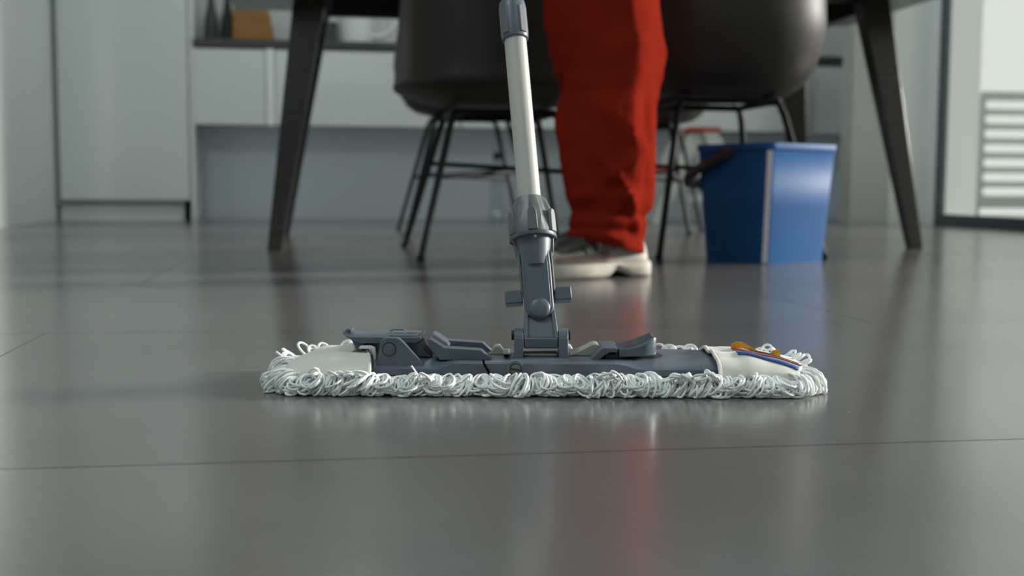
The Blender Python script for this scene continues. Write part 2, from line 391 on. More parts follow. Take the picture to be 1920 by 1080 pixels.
for y in (3.14, 3.70): MB().span((.0, y - .014, .676), (1.45, y + .014, .7265), TM).build('long_rail', M_wood, t, bevel=.002)

# ------------------------------------------------------------------ tub chairs
def chair(lab, loc, rz, bot=.345, top=.74, hx=.255, hy=.25, fx=.205, fy=.24, tx=.115, ty=.13, round_=True):
    t = thing('tub_chair', lab, 'chair', (*loc, 0), rz, 'black tub chairs around the dining table')
    N = 40
    if round_: prof = [(.0, bot), (.30, bot), (.55, bot + .003), (.70, bot + .012), (.82, bot + .034), (.90, bot + .066), (.955, bot + .105), (.985, bot + .14), (1.0, bot + .17)]
    else: prof = [(.0, bot), (.30, bot + .003), (.55, bot + .012), (.75, bot + .024), (.90, bot + .038), (.975, bot + .047), (1.0, bot + .056), (.985, bot + .070)]
    z0 = prof[-1][1]; kt = prof[-1][0]
    rings = []
    def rad(a, k):
        c, s_ = math.cos(a), math.sin(a); e = 2.7
        q = (abs(c) ** e + abs(s_) ** e) ** (-1 / e)
        return hx * q * c * k, hy * q * s_ * k
    def rim(a):                        # a = -90 deg is the back
        f = (1 + math.cos(a + math.pi / 2)) / 2       # 1 at back, 0 at front
        f = max(0, min(1, (f - .12) / .75)); f = f * f * (3 - 2 * f)
        return z0 + .004 + (top - z0) * f
    angs = [2 * math.pi * k / N for k in range(N)]
    for k, z in prof[1:]:
        rings.append([(*rad(a, k), z) for a in angs])
    for q in (.12, .25, .4, .55, .7, .85, .95, 1.0):
        rings.append([(*rad(a, kt + .008 * math.sin(q * 3) - .06 * q), z0 + (rim(a) - z0) * q) for a in angs])
    MB().loft(rings, True, False).build('shell', M_shell, t, smooth=60, solid=-.016)
    b = MB(); cr = []
    zc = z0 - bot
    for k, z in ((.3, bot + .03), (.66, bot + .035), (.80, bot + .06), (.85, bot + .085), (.78, bot + .108), (.3, bot + .112)):
        cr.append([(*rad(a, k), z) for a in angs])
    b.loft(cr).build('seat_cushion', M_shell, t, smooth=60)
    # underframe
    zf = bot - .007
    MB().tube([(-tx, -ty, zf), (tx, -ty, zf), (tx, ty, zf), (-tx, ty, zf)], .008, 8, closed=True).build('seat_frame', M_rod, t)
    for sx, sy in ((-1, -1), (1, -1), (1, 1), (-1, 1)):
        MB().tube([(sx * tx * .8, sy * ty * .8, zf), (sx * tx * 1.02, sy * ty * 1.02, zf - .004), (sx * (tx + .012), sy * (ty + .012), zf - .03), (sx * fx, sy * fy, .004)], [.0085, .0085, .0085, .0075], 10).build('leg', M_rod, t)
        MB().lathe([(.009, 0), (.010, .003), (.009, .012)], 10, Matrix.Translation((sx * fx, sy * fy, 0))).build('foot_cap', M_rod, t)
    def at(sx, sy, z):
        k = 1 - z / zf; return (sx * (tx + (fx - tx) * k), sy * (ty + (fy - ty) * k), z)
    zb = .205
    MB().tube([at(-1, 1, zb + .012), at(1, -1, zb - .012)], .006, 8).build('cross_brace', M_rod, t)
    MB().tube([at(-1, -1, zb - .024), at(1, 1, zb - .002)], .006, 8).build('cross_brace', M_rod, t)
    return t
chair('black tub chair with its back to the camera, left of the red trousers', (.397, 2.80), 0, bot=.336, fy=.275, ty=.12, hx=.249, round_=False)
chair('black tub chair with its back to the camera, above the blue bucket', (.914, 2.76), 0, bot=.368, fx=.194, hx=.249)
chair('black tub chair across the table, seen under the chair left of the red trousers', (.475, 4.12), math.pi, bot=.405, fx=.225)
chair('black tub chair turned at an angle across the table, behind the bucket', (1.105, 4.12), math.pi - R(24), bot=.385, fx=.2, fy=.2)

# ------------------------------------------------------------------ red and white step stool behind the chairs
t = thing('step_stool', 'white step stool with red treads on the floor behind the chair legs', 'step stool', (1.50, 4.90, 0))
for y in (0, .26):
    MB().prism([(.155, .40), (.085, .40), (.275, 0), (.345, 0)], y, y + .022).build('side_leg', M_white, t, bevel=.003)
    MB().prism([(.09, .395), (.04, .395), (-.13, 0), (-.08, 0)], y + .023, y + .043).build('side_leg', M_white, t, bevel=.003)
MB().span((.03, -.01, .401), (.165, .295, .420)).build('tread', M_red, t, bevel=.006)
MB().span((-.12, .044, .222), (.035, .259, .240)).build('tread', M_red, t, bevel=.006)
MB().span((.03, -.002, .10), (.30, .0, .13)).build('brace', M_white, t)

# ------------------------------------------------------------------ blue bucket
bk = thing('bucket', 'blue square plastic bucket with folded down handle on the floor behind the mop', 'bucket', (.947, 2.477, 0))
def rrect(cx, cy, a, b, r, rot, z, n=6):
    pts = []
    for sx, sy, a0 in ((1, 1, 0), (-1, 1, 90), (-1, -1, 180), (1, -1, 270)):
        for k in range(n + 1):
            an = R(a0 + 90 * k / n)
            pts.append(((sx * (a / 2 - r)) + r * math.cos(an), (sy * (b / 2 - r)) + r * math.sin(an)))
    c, s_ = math.cos(rot), math.sin(rot)
    return [(cx + x * c - y_ * s_, cy + x * s_ + y_ * c, z) for x, y_ in pts]
BR = R(28.8)
bA0, bB0, bA1, bB1 = .200, .174, .224, .212        # bottom and top sides
BH = .254
def brings(zs, inset=0):
    out = []
    for z in zs:
        k = z / BH
        out.append(rrect(0, 0, bA0 + (bA1 - bA0) * k - inset, bB0 + (bB1 - bB0) * k - inset, .016 - inset * .2, BR, z))
    return out
b = MB(); b.loft(brings([0, .003, .12, BH - .012]) , True, False)
b.build('tub', M_bucket, bk, smooth=50, solid=-.003)
rim = MB()
o = [rrect(0, 0, bA1 + d, bB1 + d, .018, BR, z) for d, z in ((-.001, BH - .014), (.004, BH - .013), (.005, BH - .002), (.003, BH), (-.004, BH), (-.005, BH - .012))]
rim.loft(o, False, False).build('rim', M_bucket, bk, smooth=50)
cnr = MB()  # pale strip that paints a highlight along the near corner
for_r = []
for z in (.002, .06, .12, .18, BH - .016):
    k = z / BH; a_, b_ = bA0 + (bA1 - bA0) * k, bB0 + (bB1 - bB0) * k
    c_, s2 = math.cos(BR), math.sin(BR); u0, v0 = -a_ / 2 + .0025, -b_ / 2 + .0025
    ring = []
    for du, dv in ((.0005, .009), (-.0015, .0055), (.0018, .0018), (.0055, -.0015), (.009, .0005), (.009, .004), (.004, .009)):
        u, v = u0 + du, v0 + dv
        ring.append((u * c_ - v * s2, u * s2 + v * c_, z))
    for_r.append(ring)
cnr.loft(for_r).build('corner_highlight', M_highlight, bk, smooth=50)
# bail handle, hanging down the far left side
c, s_ = math.cos(BR), math.sin(BR)
def bl(u, v, z): u, v = v, -u; return (u * c - v * s_, u * s_ + v * c, z)
hp = []
for (u, v, z) in ((-.005, -.118, .236), (-.06, -.124, .212), (-.115, -.122, .186), (-.140, -.10, .172), (-.146, -.06, .168), (-.146, .06, .168), (-.140, .10, .172), (-.115, .122, .186), (-.06, .124, .212), (-.005, .118, .236)):
    hp.append(bl(u, v, z))
MB().tube(hp, .0105, 10).build('bail_handle', M_bhandle, bk)
MB().tube([bl(-.146, -.05, .168), bl(-.146, .05, .168)], .0135, 14).build('grip', M_bhandle, bk)
for v in (-1, 1):
    MB().tube([bl(-.005, v * .108, .236), bl(-.005, v * .126, .236)], .012, 14).build('pivot', M_bhandle, bk)

# ------------------------------------------------------------------ flat mop
mop = thing('flat_mop', 'white cotton loop flat mop with slate plastic frame and grey pole on the tiles', 'mop', (.171, .935, 0), R(-8.8))
HL = .172

# canvas base of the pad and its underside
def padring(hx, hy, z, r=.02): return [(x, y_, z) for x, y_, z in rrect(0, 0, 2 * hx, 2 * hy, r, 0, z)]
pad = MB().loft([padring(.204, .052, .002), padring(.208, .056, .004), padring(.208, .056, .0095), padring(.204, .052, .0115)]).build('pad', M_cloth, mop)

# fringe: clusters of cotton loops all round the pad
rnd = random.Random(11)
def perimeter(t, hx=.205, hy=.053, r=.03):
    segs = [('l', (-hx + r, -hy), (hx - r, -hy)), ('a', (hx - r, -hy + r), -90), ('l', (hx, -hy + r), (hx, hy - r)), ('a', (hx - r, hy - r), 0),
            ('l', (hx - r, hy), (-hx + r, hy)), ('a', (-hx + r, hy - r), 90), ('l', (-hx, hy - r), (-hx, -hy + r)), ('a', (-hx + r, -hy + r), 180)]
    for k, p, q in segs:
        L = (Vector(q) - Vector(p)).length if k == 'l' else r * math.pi / 2
        if t <= L:
            if k == 'l':
                d = (Vector(q) - Vector(p)).normalized(); pt = Vector(p) + d * t; return pt, Vector((d.y, -d.x))
            a = R(q) + t / r; return Vector(p) + Vector((math.cos(a), math.sin(a))) * r, Vector((math.cos(a), math.sin(a)))
        t -= L
    return None, None
PER = 2 * (2 * .205 + 2 * .053) - 8 * .03 + 2 * math.pi * .03
fr = MB()
def yarn_loop(o, out, tilt, L, wd, r, droop, z0):
    """one loop of yarn: leaves the pad at o, swings outwards and down, comes back"""
    side = Vector((-out.y, out.x, 0)); out3 = Vector((out.x, out.y, 0)); up = Vector((0, 0, 1))
    m = (side * math.cos(tilt) + up * math.sin(tilt)).normalized()
    pts = []
    n = 15
    for k in range(n):
        a = math.pi * 2 * k / n + .35
        rr = (1 - math.cos(a)) / 2                     # 0 at the pad, 1 at the far end
        w = math.sin(a) * (.35 + .65 * rr)
        p = Vector((o.x, o.y, z0)) + out3 * (L * rr) + m * (wd * w) - up * (droop * rr ** 1.4)
        p.z = max(p.z, r + .0002)
        pts.append(p)
    fr.tube(pts, r, 5, closed=True)
step = .0105
ncl = int(PER / step)
for i in range(ncl):
    for rowz, zz, LL in ((0, .0125, 1.0), (1, .008, .9), (2, .0045, .72)):
        t0 = ((i + .33 * rowz + rnd.uniform(-.2, .2)) * step) % PER
        base_t = rnd.uniform(-.35, 1.35); lng = rnd.uniform(.019, .026) * LL
        yaw0 = rnd.uniform(-.5, .5)
        nst = rnd.randint(5, 7) if rowz < 2 else 4
        for j in range(nst):
            t_ = (t0 + rnd.gauss(0, .0022)) % PER
            o, out = perimeter(t_)
            if o is None: continue
            yw = yaw0 + rnd.gauss(0, .13) + (j - nst / 2) * .09
            wig = rnd.uniform(-.5, .5)
            d = Vector((out.x * math.cos(yw) - out.y * math.sin(yw), out.x * math.sin(yw) + out.y * math.cos(yw)))
            end = abs(o.x) > .19
            yarn_loop(o - out * .004, d, base_t + rnd.gauss(0, .13), lng * rnd.uniform(.8, 1.12) * (1.0 if end else .92),
                      rnd.uniform(.0065, .0108), rnd.uniform(.00085, .0011), zz * rnd.uniform(.3, 1.0), zz + rnd.uniform(-.001, .0025))
# raised curls that stick up over the edge of the pad
for px_, py_, ang in [(-.196, .052, 120), (-.186, .057, 100), (-.172, .058, 95), (-.150, .059, 90), (-.128, .06, 92), (.06, .056, 90), (.072, .056, 95), (.084, .056, 85), (.095, .056, 92), (.106, .056, 90), (.116, .056, 84), (.127, .056, 88), (-.11, .056, 90), (-.06, .056, 90), (.02, .056, 90),
                      (.19, .055, 60), (.201, .03, 30), (.205, .01, 10), (-.204, .03, 160), (-.206, .01, 175), (.098, -.055, -95), (.105, -.056, -80), (.122, -.055, -88), (.128, -.055, -92),
                      (-.093, -.055, -70), (-.16, -.053, -85), (-.145, -.053, -80), (-.18, -.05, -100), (.05, -.056, -100)]:
    for j in range(3):
        a = R(ang + rnd.uniform(-14, 14))
        front = py_ < -.03
        yarn_loop(Vector((px_ + rnd.uniform(-.005, .005), py_)), Vector((math.cos(a), math.sin(a))), rnd.uniform(-.5, .5) if not front else rnd.uniform(-.9, .9), rnd.uniform(.010, .015), rnd.uniform(.005, .0085), .0011,
                  rnd.uniform(-.011, -.005) if not front else rnd.uniform(-.006, .0), .0135)
tag(fr.build('fringe', M_yarn, mop, fix=False, smooth=80), kind='stuff')
# a loose thread end in front
MB().tube([(-.098, -.052, .014), (-.100, -.056, .018), (-.103, -.057, .0225)], .0008, 5).build('loose_thread', M_yarn, mop)

# plastic frame, two halves with a slanting joint between them
def plate(name, x0, x1, cut0, cut1):
    xs = [x0 + (x1 - x0) * k / 30 for k in range(31)]
    rings = []
    for x in xs:
        ax = abs(x + .005)
        k = max(0, min(1, (ax - .066) / .012)); hf = .0229 - .0042 * k
        k2 = max(0, min(1, (ax - .12) / .06))
        yb = .040 - .012 * k2; yf = -.041 + .004 * k2
        e0 = max(0, 1 - (x - x0) / .008) * cut0; e1 = max(0, 1 - (x1 - x) / .008) * cut1
        sh = lambda z: (e0 + e1) * ((z - .0175) / .0104)
        sec = [(yf, .0125), (yf - .0008, hf - .001), (yf + .0012, hf), (yf + .022, .0231), (yb - .001, .0231), (yb, .0222), (yb, .0125)]
        rings.append([(x + sh(z), y_, z) for y_, z in sec])
    return MB().loft(rings).build(name, M_pl, mop, smooth=25)
plate('frame_half', -HL, -.0462, 0, -.006)
plate('frame_half', -.0440, HL, -.006, 0)

# pockets sewn over the two ends
def pocket(sgn, opening, crown, name):
    nu, nv = 26, 18
    def P(u, v, lift=0):
        y_ = -.051 + .102 * v
        xo = opening(v); xe = .2065 - .012 * abs(2 * v - 1) ** 3
        x = xo + (xe - xo) * u
        bulge = math.sin(math.pi * min(1, max(0, v))) ** .55
        z = .0122 + (crown(u, v) - .0122) * (1 - abs(2 * v - 1) ** 5)
        z += .0011 * math.sin(v * 21 + u * 6) * (1 - u) * bulge + .0004 * math.sin(u * 17 + v * 5) * bulge
        return (sgn * x, y_, z + lift)
    us = [k / nu for k in range(nu + 1)]; vs_ = [k / nv for k in range(nv + 1)]
    o = MB().grid(P, us, vs_).build(name, M_cloth, mop, smooth=70, solid=.0012)
    hem = MB().tube([P(0.0, k / 24, .0004) for k in range(25)], .0017, 7).build('hem', M_cloth, o)
    return o, P
pl_, PL = pocket(-1, lambda v: .1365 + .026 * v ** 1.5, lambda u, v: .0262 - .0105 * max(0, (u - .45) / .55) ** 1.3 + .0035 * math.exp(-((u - .03) / .2) ** 2 - ((v - .62) / .16) ** 2), 'pocket')
pr_, PR = pocket(1, lambda v: .1365 - .002 * v, lambda u, v: .0268 - .0085 * max(0, (u - .35) / .65) ** 1.3, 'pocket')

# ribbons and tags on the right hand pocket
def ribbon(u0, v0, u1, v1, w0, w1, m, name='ribbon'):
    b = MB(); rows = []
    for k in range(13):
        q = k / 12; u = u0 + (u1 - u0) * q; v = v0 + (v1 - v0) * q; w = w0 + (w1 - w0) * q
        rows.append([PR(u, v - w / 2, .0016), PR(u, v, .0017), PR(u, v + w / 2, .0016)])
    b.loft(rows, False, False, closed=False)
    return b.build(name, m, pr_, solid=.0005)
ribbon(.26, .30, .97, .13, .12, .07, M_blue)
ribbon(.26, .52, 1.0, .24, .06, .035, M_redr)
ribbon(.42, .58, .97, .31, .07, .03, M_green)
def tagband(pts, w, name='tag_loop'):
    b = MB(); rows = []
    for (x, y_, z), dx in pts: rows.append([(x - dx, y_, z), (x + dx, y_ + .001, z)])
    b.loft(rows, False, False, closed=False)
    return b.build(name, M_orange, pr_, solid=.0007)
MB().prism([(.1535, .0262), (.1545, .0325), (.158, .0342), (.163, .0338), (.172, .0292), (.179, .0255), (.175, .0255), (.166, .0292), (.158, .0285)], .004, .0055).build('tag_loop', M_orange, pr_, smooth=30)
MB().prism([(.182, .0222), (.1865, .0285), (.1912, .0290), (.1935, .0215)], -.004, -.0028).build('tag_loop', M_orange, pr_, smooth=30)

# left hand locking pedal
pedal = MB()
pedal.prism([(-.161, .0435), (-.156, .0405), (-.148, .0402), (-.0985, .0405), (-.0975, .0415), (-.0975, .0455 - .004), (-.0985, .0375), (-.102, .0355), (-.128, .0352), (-.146, .0352), (-.153, .0372), (-.158, .0405)], -.024, .016)
pd = pedal.build('pedal', M_pl, mop, bevel=.0008)
MB().prism([(-.1535, .0365), (-.1435, .0355), (-.1445, .030), (-.1475, .0262), (-.1505, .0300)], -.020, .012).build('hook', M_pl, pd, bevel=.0006)
MB().span((-.124, -.020, .0406), (-.1005, .013, .0412)).build('pedal_pad', M_pl2, pd, bevel=.0003)
for xa, xb in ((-.1215, -.1135), (-.1105, -.1030)):
    MB().span((xa, -.006, .0413), (xb, -.0015, .0415)).build('raised_mark', M_pl, pd, smooth=0)
MB().span((-.158, -.012, .0418), (-.1555, .008, .0450)).build('toe_stop', M_pl, pd, bevel=.0006)
br = [(-.1325, .0190), (-.1290, .0385), (-.1270, .0406), (-.1245, .0415), (-.1165, .0415), (-.1140, .0406), (-.1110, .0380), (-.0960, .0218), (-.0945, .0190)]
for ya, yb in ((-.036, -.030), (.020, .026)):
    b_ = MB().prism(br, ya, yb).build('bracket', M_pl, mop, bevel=.0007)
MY = Matrix.Rotation(R(90), 4, 'X')
def disc(x, y_, z, r, h, m, par, name, n=28):
    return MB().lathe([(r, 0), (r, h * .7), (r * .9, h), (0, h)], n, Matrix.Translation((x, y_, z)) @ MY).build(name, m, par)
disc(-.1222, -.0359, .0322, .0056, .0004, M_pld, mop, 'bolt_ring')
disc(-.1222, -.0361, .0322, .0048, .0010, M_bolt, mop, 'bolt')
MB().tube([(-.122, -.030, .0322), (-.122, .020, .0322)], .0035, 12).build('axle', M_pl, mop)
MB().prism([(-.112, .0352), (-.098, .0352), (-.0965, .030), (-.090, .0235), (-.100, .0235)], -.018, .012).build('pedal_heel', M_pl, mop, bevel=.0006)
# cream strap pushed through below the pedal
MB().prism([(-.1480, .0308), (-.1465, .0333), (-.1380, .0335), (-.1345, .0318), (-.1335, .0220), (-.1362, .0215), (-.1372, .0300), (-.1400, .0306)], -.024, .010).build('strap', M_white, mop, bevel=.0006)

# raised U shaped grip left of the joint
prof = [(-.0935, .0385), (-.0905, .0400), (-.0860, .0375), (-.0790, .0330), (-.0500, .0312), (-.0405, .0226), (-.0830, .0226), (-.0895, .0300)]
gr = MB().prism(prof, -.029, -.017).build('grip_frame', M_pl, mop, bevel=.0008)
MB().prism(prof, .016, .026).build('grip_arm', M_pl, gr, bevel=.0008)
MB().prism([(-.0936, .0386), (-.0905, .0401), (-.0860, .0376), (-.0790, .0331), (-.0765, .0300), (-.0850, .0240), (-.0895, .0300)], -.0168, .0158).build('grip_bar', M_pl, gr, bevel=.0006)
MB().span((-.080, -.0165, .0232), (-.046, .0155, .0240)).build('grip_well', M_pld, gr, smooth=0)
# beige plastic tongues beside the joint
MB().prism([(-.044, .0232), (-.040, .0300), (-.036, .0305), (-.0305, .0232)], .000, .014).build('tongue', M_beige, mop, bevel=.0006)
MB().prism([(.0, 0), (.0052, 0), (.0052, .004), (0, .004)], -.030, .022, M=Matrix.Translation((-.0330, 0, .0228)) @ Matrix.Rotation(R(-10), 4, 'X')).build('tongue', M_beige, mop, bevel=.0006)
MB().prism([(.0215, .0232), (.0405, .0330), (.0445, .0325), (.047, .0295), (.037, .0232)], -.004, .016).build('tongue', M_beige, mop, bevel=.0006)

# slotted screw on the front edge
disc(-.0228, -.0415, .0178, .0068, .0016, M_pl, mop, 'screw_boss')
disc(-.0228, -.0430, .0178, .0050, .0007, M_pld, mop, 'screw_ring')
sc_ = disc(-.0228, -.0436, .0178, .0041, .0008, M_pl2, mop, 'screw')
MB().box((0, 0, 0), (.0088, .0006, .0013), Matrix.Translation((-.0228, -.0446, .0178)) @ Matrix.Rotation(R(10), 4, 'Y')).build('screw_slot', M_pld, sc_, smooth=0)

# right hand release button
rb = [(.0415, .0290), (.0450, .0322), (.0560, .0325), (.0600, .0323)]
MB().prism([(.0370, .0225), (.0450, .0320), (.0475, .0327), (.0585, .0327), (.0585, .0288), (.0525, .0288), (.0470, .0255), (.0440, .0225)], -.024, .018).build('button_bracket', M_pl, mop, bevel=.0008)
MB().prism([(.0475, .0232), (.0500, .0268), (.0585, .0272), (.0640, .0232)], -.020, .014).build('button_core', M_pld, mop, bevel=.0006)
rings = []
for k in range(15):
    q = k / 14; x = .0598 + .0302 * q
    top = .0325 + .0098 * max(0, (q - .18) / .82) ** 1.7
    if q > .93: top -= (q - .93) * .03
    bot = .0252 + .0012 * q
    hw = .021 * (1 - .35 * max(0, (q - .6) / .4) ** 2)
    rings.append([(x, -.003 + s_ * hw * w_, z) for s_, w_, z in ((-1, 1, bot), (-1, 1, top - .0012), (-1, .93, top), (-.5, 1, top - .0012), (.5, 1, top - .0012), (1, .93, top), (1, 1, top - .0012), (1, 1, bot))])
MB().loft(rings).build('release_button', M_plg, mop, smooth=50, bevel=.0004)
MB().lathe([(.014, .0229), (.0142, .0233), (0, .0234)], 24, Matrix.Translation((.083, .002, 0)) @ Matrix.Diagonal((1, 1.3, 1, 1))).build('button_well', M_pld, mop)

# hinge yoke and joint
def yplate(x0, x1):
    prof = [(-.016, .0228), (-.0125, .0390)] + [(.0 + .0115 * math.cos(a), .0385 + .0065 * math.sin(a)) for a in [math.pi - math.pi * k / 8 for k in range(9)]] + [(.0135, .0228)]
    return MB().prism(prof, x0, x1, 'x').build('yoke_cheek', M_pl, mop, bevel=.0008)
yplate(-.0240, -.0166); yplate(.0120, .0196)
MB().tube([(-.0262, .002, .0392), (.0218, .002, .0392)], .0042, 14).build('hinge_pin', M_pld, mop)
MB().span((-.0162, -.012, .0300), (.0116, .012, .0388)).build('cross_block', M_pl, mop, bevel=.0012)
MB().span((-.0162, -.010, .0235), (.0116, .010, .0256)).build('hinge_bar', M_beige, mop, bevel=.0008)

P0 = Vector((-.0033, .012, .0597)); DV = Vector((-.0214, .089, .2343)).normalized()
XV = Vector((1, 0, 0)); XV = (XV - DV * XV.dot(DV)).normalized(); YV = DV.cross(XV)    # YV looks away from the camera
PM = Matrix.Translation(P0) @ Matrix((( XV.x, YV.x, DV.x, 0), (XV.y, YV.y, DV.y, 0), (XV.z, YV.z, DV.z, 0), (0, 0, 0, 1)))
def rr2(w, d, r, z, yo=0): return [(x, y_ + yo, z) for x, y_, z in rrect(0, 0, w, d, r, 0, z, 4)]
# fork that rises from the cross block into the arm
fk = MB()
lo = [(x, y_, .0384) for x, y_ in ((-.0150, -.008), (.0108, -.008), (.0108, .010), (-.0150, .010))]
hi = [tuple(PM @ Vector((x, y_, -.002))) for x, y_ in ((-.0095, -.004), (.0095, -.004), (.0095, .008), (-.0095, .008))]
fk.loft([lo, hi]).build('fork', M_pl, mop, bevel=.001)
for sx in (-1, 1):
    lo = [(x, y_, .0386) for x, y_ in ((-.0021 + sx * .0125 - .0018, -.0105), (-.0021 + sx * .0125 + .0018, -.0105), (-.0021 + sx * .0125 + .0018, .010), (-.0021 + sx * .0125 - .0018, .010))]
    hi = [tuple(PM @ Vector((sx * .0105 + x, y_, .004))) for x, y_ in ((-.0015, -.005), (.0015, -.005), (.0015, .008), (-.0015, .008))]
    MB().loft([lo, hi]).build('fork_rib', M_pl, mop, bevel=.0006)
# main arm: a flat bar with a rounded toe
front = [(.0118 * math.cos(a), -.0005 + .0118 * math.sin(a) * .85) for a in [math.pi + math.pi * k / 12 for k in range(13)]]
front = [(x, z) for x, z in front] + [(.0122, .030), (.0116, .060), (-.0116, .060), (-.0122, .030)]
arm = MB().prism(front, -.0085, .0075, 'y', PM).build('arm', M_pl, mop, bevel=.0016, seg=3)
front2 = [(x * .80, z * .86 + .001 if z < 0 else min(z, .054)) for x, z in front]
MB().prism(front2, -.0094, -.0086, 'y', PM).build('arm_panel', M_pl, arm, bevel=.0006)
for sx in (-1, 1):
    MB().prism([(sx * .0126, .012), (sx * .0142, .014), (sx * .0142, .046), (sx * .0126, .050)], -.006, .006, 'y', PM).build('arm_rail', M_pl2, arm, bevel=.0005)
KM = PM @ Matrix.Translation((0, -.0093, -.0015)) @ Matrix.Rotation(R(90), 4, 'X')
MB().lathe([(.0086, 0), (.0083, .0010), (.0068, .0020), (.0040, .0027), (0, .0029)], 28, KM).build('knob', M_pl, arm)
# cross pin with square wings
for sx, m in ((-1, M_pl), (1, M_pl)):
    MB().span((min(sx * .0130, sx * .0275), -.004, .0055), (max(sx * .0130, sx * .0275), .009, .0168), PM).build('wing', m, arm, bevel=.001)
# sleeve, ribbed nut, tubes, collar
MB().lathe([(.0118, .036), (.0135, .046), (.0152, .056), (.0158, .064)], 28, PM).build('sleeve', M_pl, mop)
for sx in (-1, 1):
    MB().prism([(sx * .0120, .042), (sx * .0160, .047), (sx * .0172, .062), (sx * .0130, .064)], -.004, .004, 'y', PM).build('sleeve_lug', M_pl2, mop, bevel=.0006)
disc_ = MB().lathe([(.0012, 0), (.0010, .0012), (0, .0014)], 12, PM @ Matrix.Translation((.0012, -.0152, .0585)) @ MY).build('pop_button', M_white, mop)
nut = []
for z, r, amp in ((.0600, .0160, 0), (.0605, .0192, .0), (.0660, .0196, .0004), (.0760, .0184, .0011), (.0860, .0158, .0013), (.0945, .0131, .0008), (.0965, .0118, 0), (.0965, .0100, 0)):
    nut.append([((r + amp * (1 if (k // 4) % 2 else -1)) * math.cos(2 * math.pi * k / 48), (r + amp * (1 if (k // 4) % 2 else -1)) * math.sin(2 * math.pi * k / 48), z) for k in range(48)])
nt_ = MB().loft(nut, False, False, M=PM).build('lock_nut', M_pl2, mop, smooth=35)
for k in range(6):
    a = 2 * math.pi * (k + .5) / 6 - math.pi / 2
    M_ = PM @ Matrix.Rotation(a, 4, 'Z')
    MB().prism([(-.0042, .0630), (.0042, .0630), (.0038, .0790), (.0022, .0830), (-.0022, .0830), (-.0038, .0790)], -.0208, -.0178, 'y', M_ @ Matrix.Rotation(R(0), 4, 'X')).build('nut_lug', M_pl2, nt_, bevel=.0007)
MB().lathe([(.0197, .0595), (.0200, .0600), (.0200, .0625), (.0194, .0630)], 36, PM, False, False).build('nut_ring', M_pl, nt_)
MB().lathe([(.0097, .090), (.0097, .262)], 32, PM).build('lower_tube', M_pole, mop)
MB().lathe([(.0084, .262), (.0084, 1.22)], 28, PM).build('upper_tube', M_pole, mop)
cl = MB().lathe([(.0104, .2455), (.0116, .2462), (.0121, .252), (.0121, .2755), (.0112, .2820), (.0098, .2835), (.0088, .2835)], 32, PM, False, False).build('collar', M_pl, mop)
for a in (40, 140, 220, 320):
    MB().prism([(-.0032, .249), (.0032, .249), (.0032, .2745), (-.0032, .2745)], -.0128, -.0112, 'y', PM @ Matrix.Rotation(R(a - 0), 4, 'Z')).build('collar_rib', M_pl2, cl, bevel=.0005)
MB().lathe([(.0105, 1.08), (.0125, 1.085), (.0125, 1.215), (.010, 1.225), (0, 1.228)], 24, PM).build('hand_grip', M_pl, mop)

# ------------------------------------------------------------------ person
person = thing('person', 'person in baggy red trousers and cream sneakers standing behind the mop, seen to the knee', 'person', (.50, 2.15, 0))
PT = Matrix.Translation((-.50, -2.15, 0))
def interp(tab, z):
    for (z0, *a), (z1, *b) in zip(tab, tab[1:]):
        if z <= z1 or (z1, *b) == tuple(tab[-1]):
            k = max(0, min(1, (z - z0) / (z1 - z0))); k = k * k * (3 - 2 * k)
            return [p + (q - p) * k for p, q in zip(a, b)]
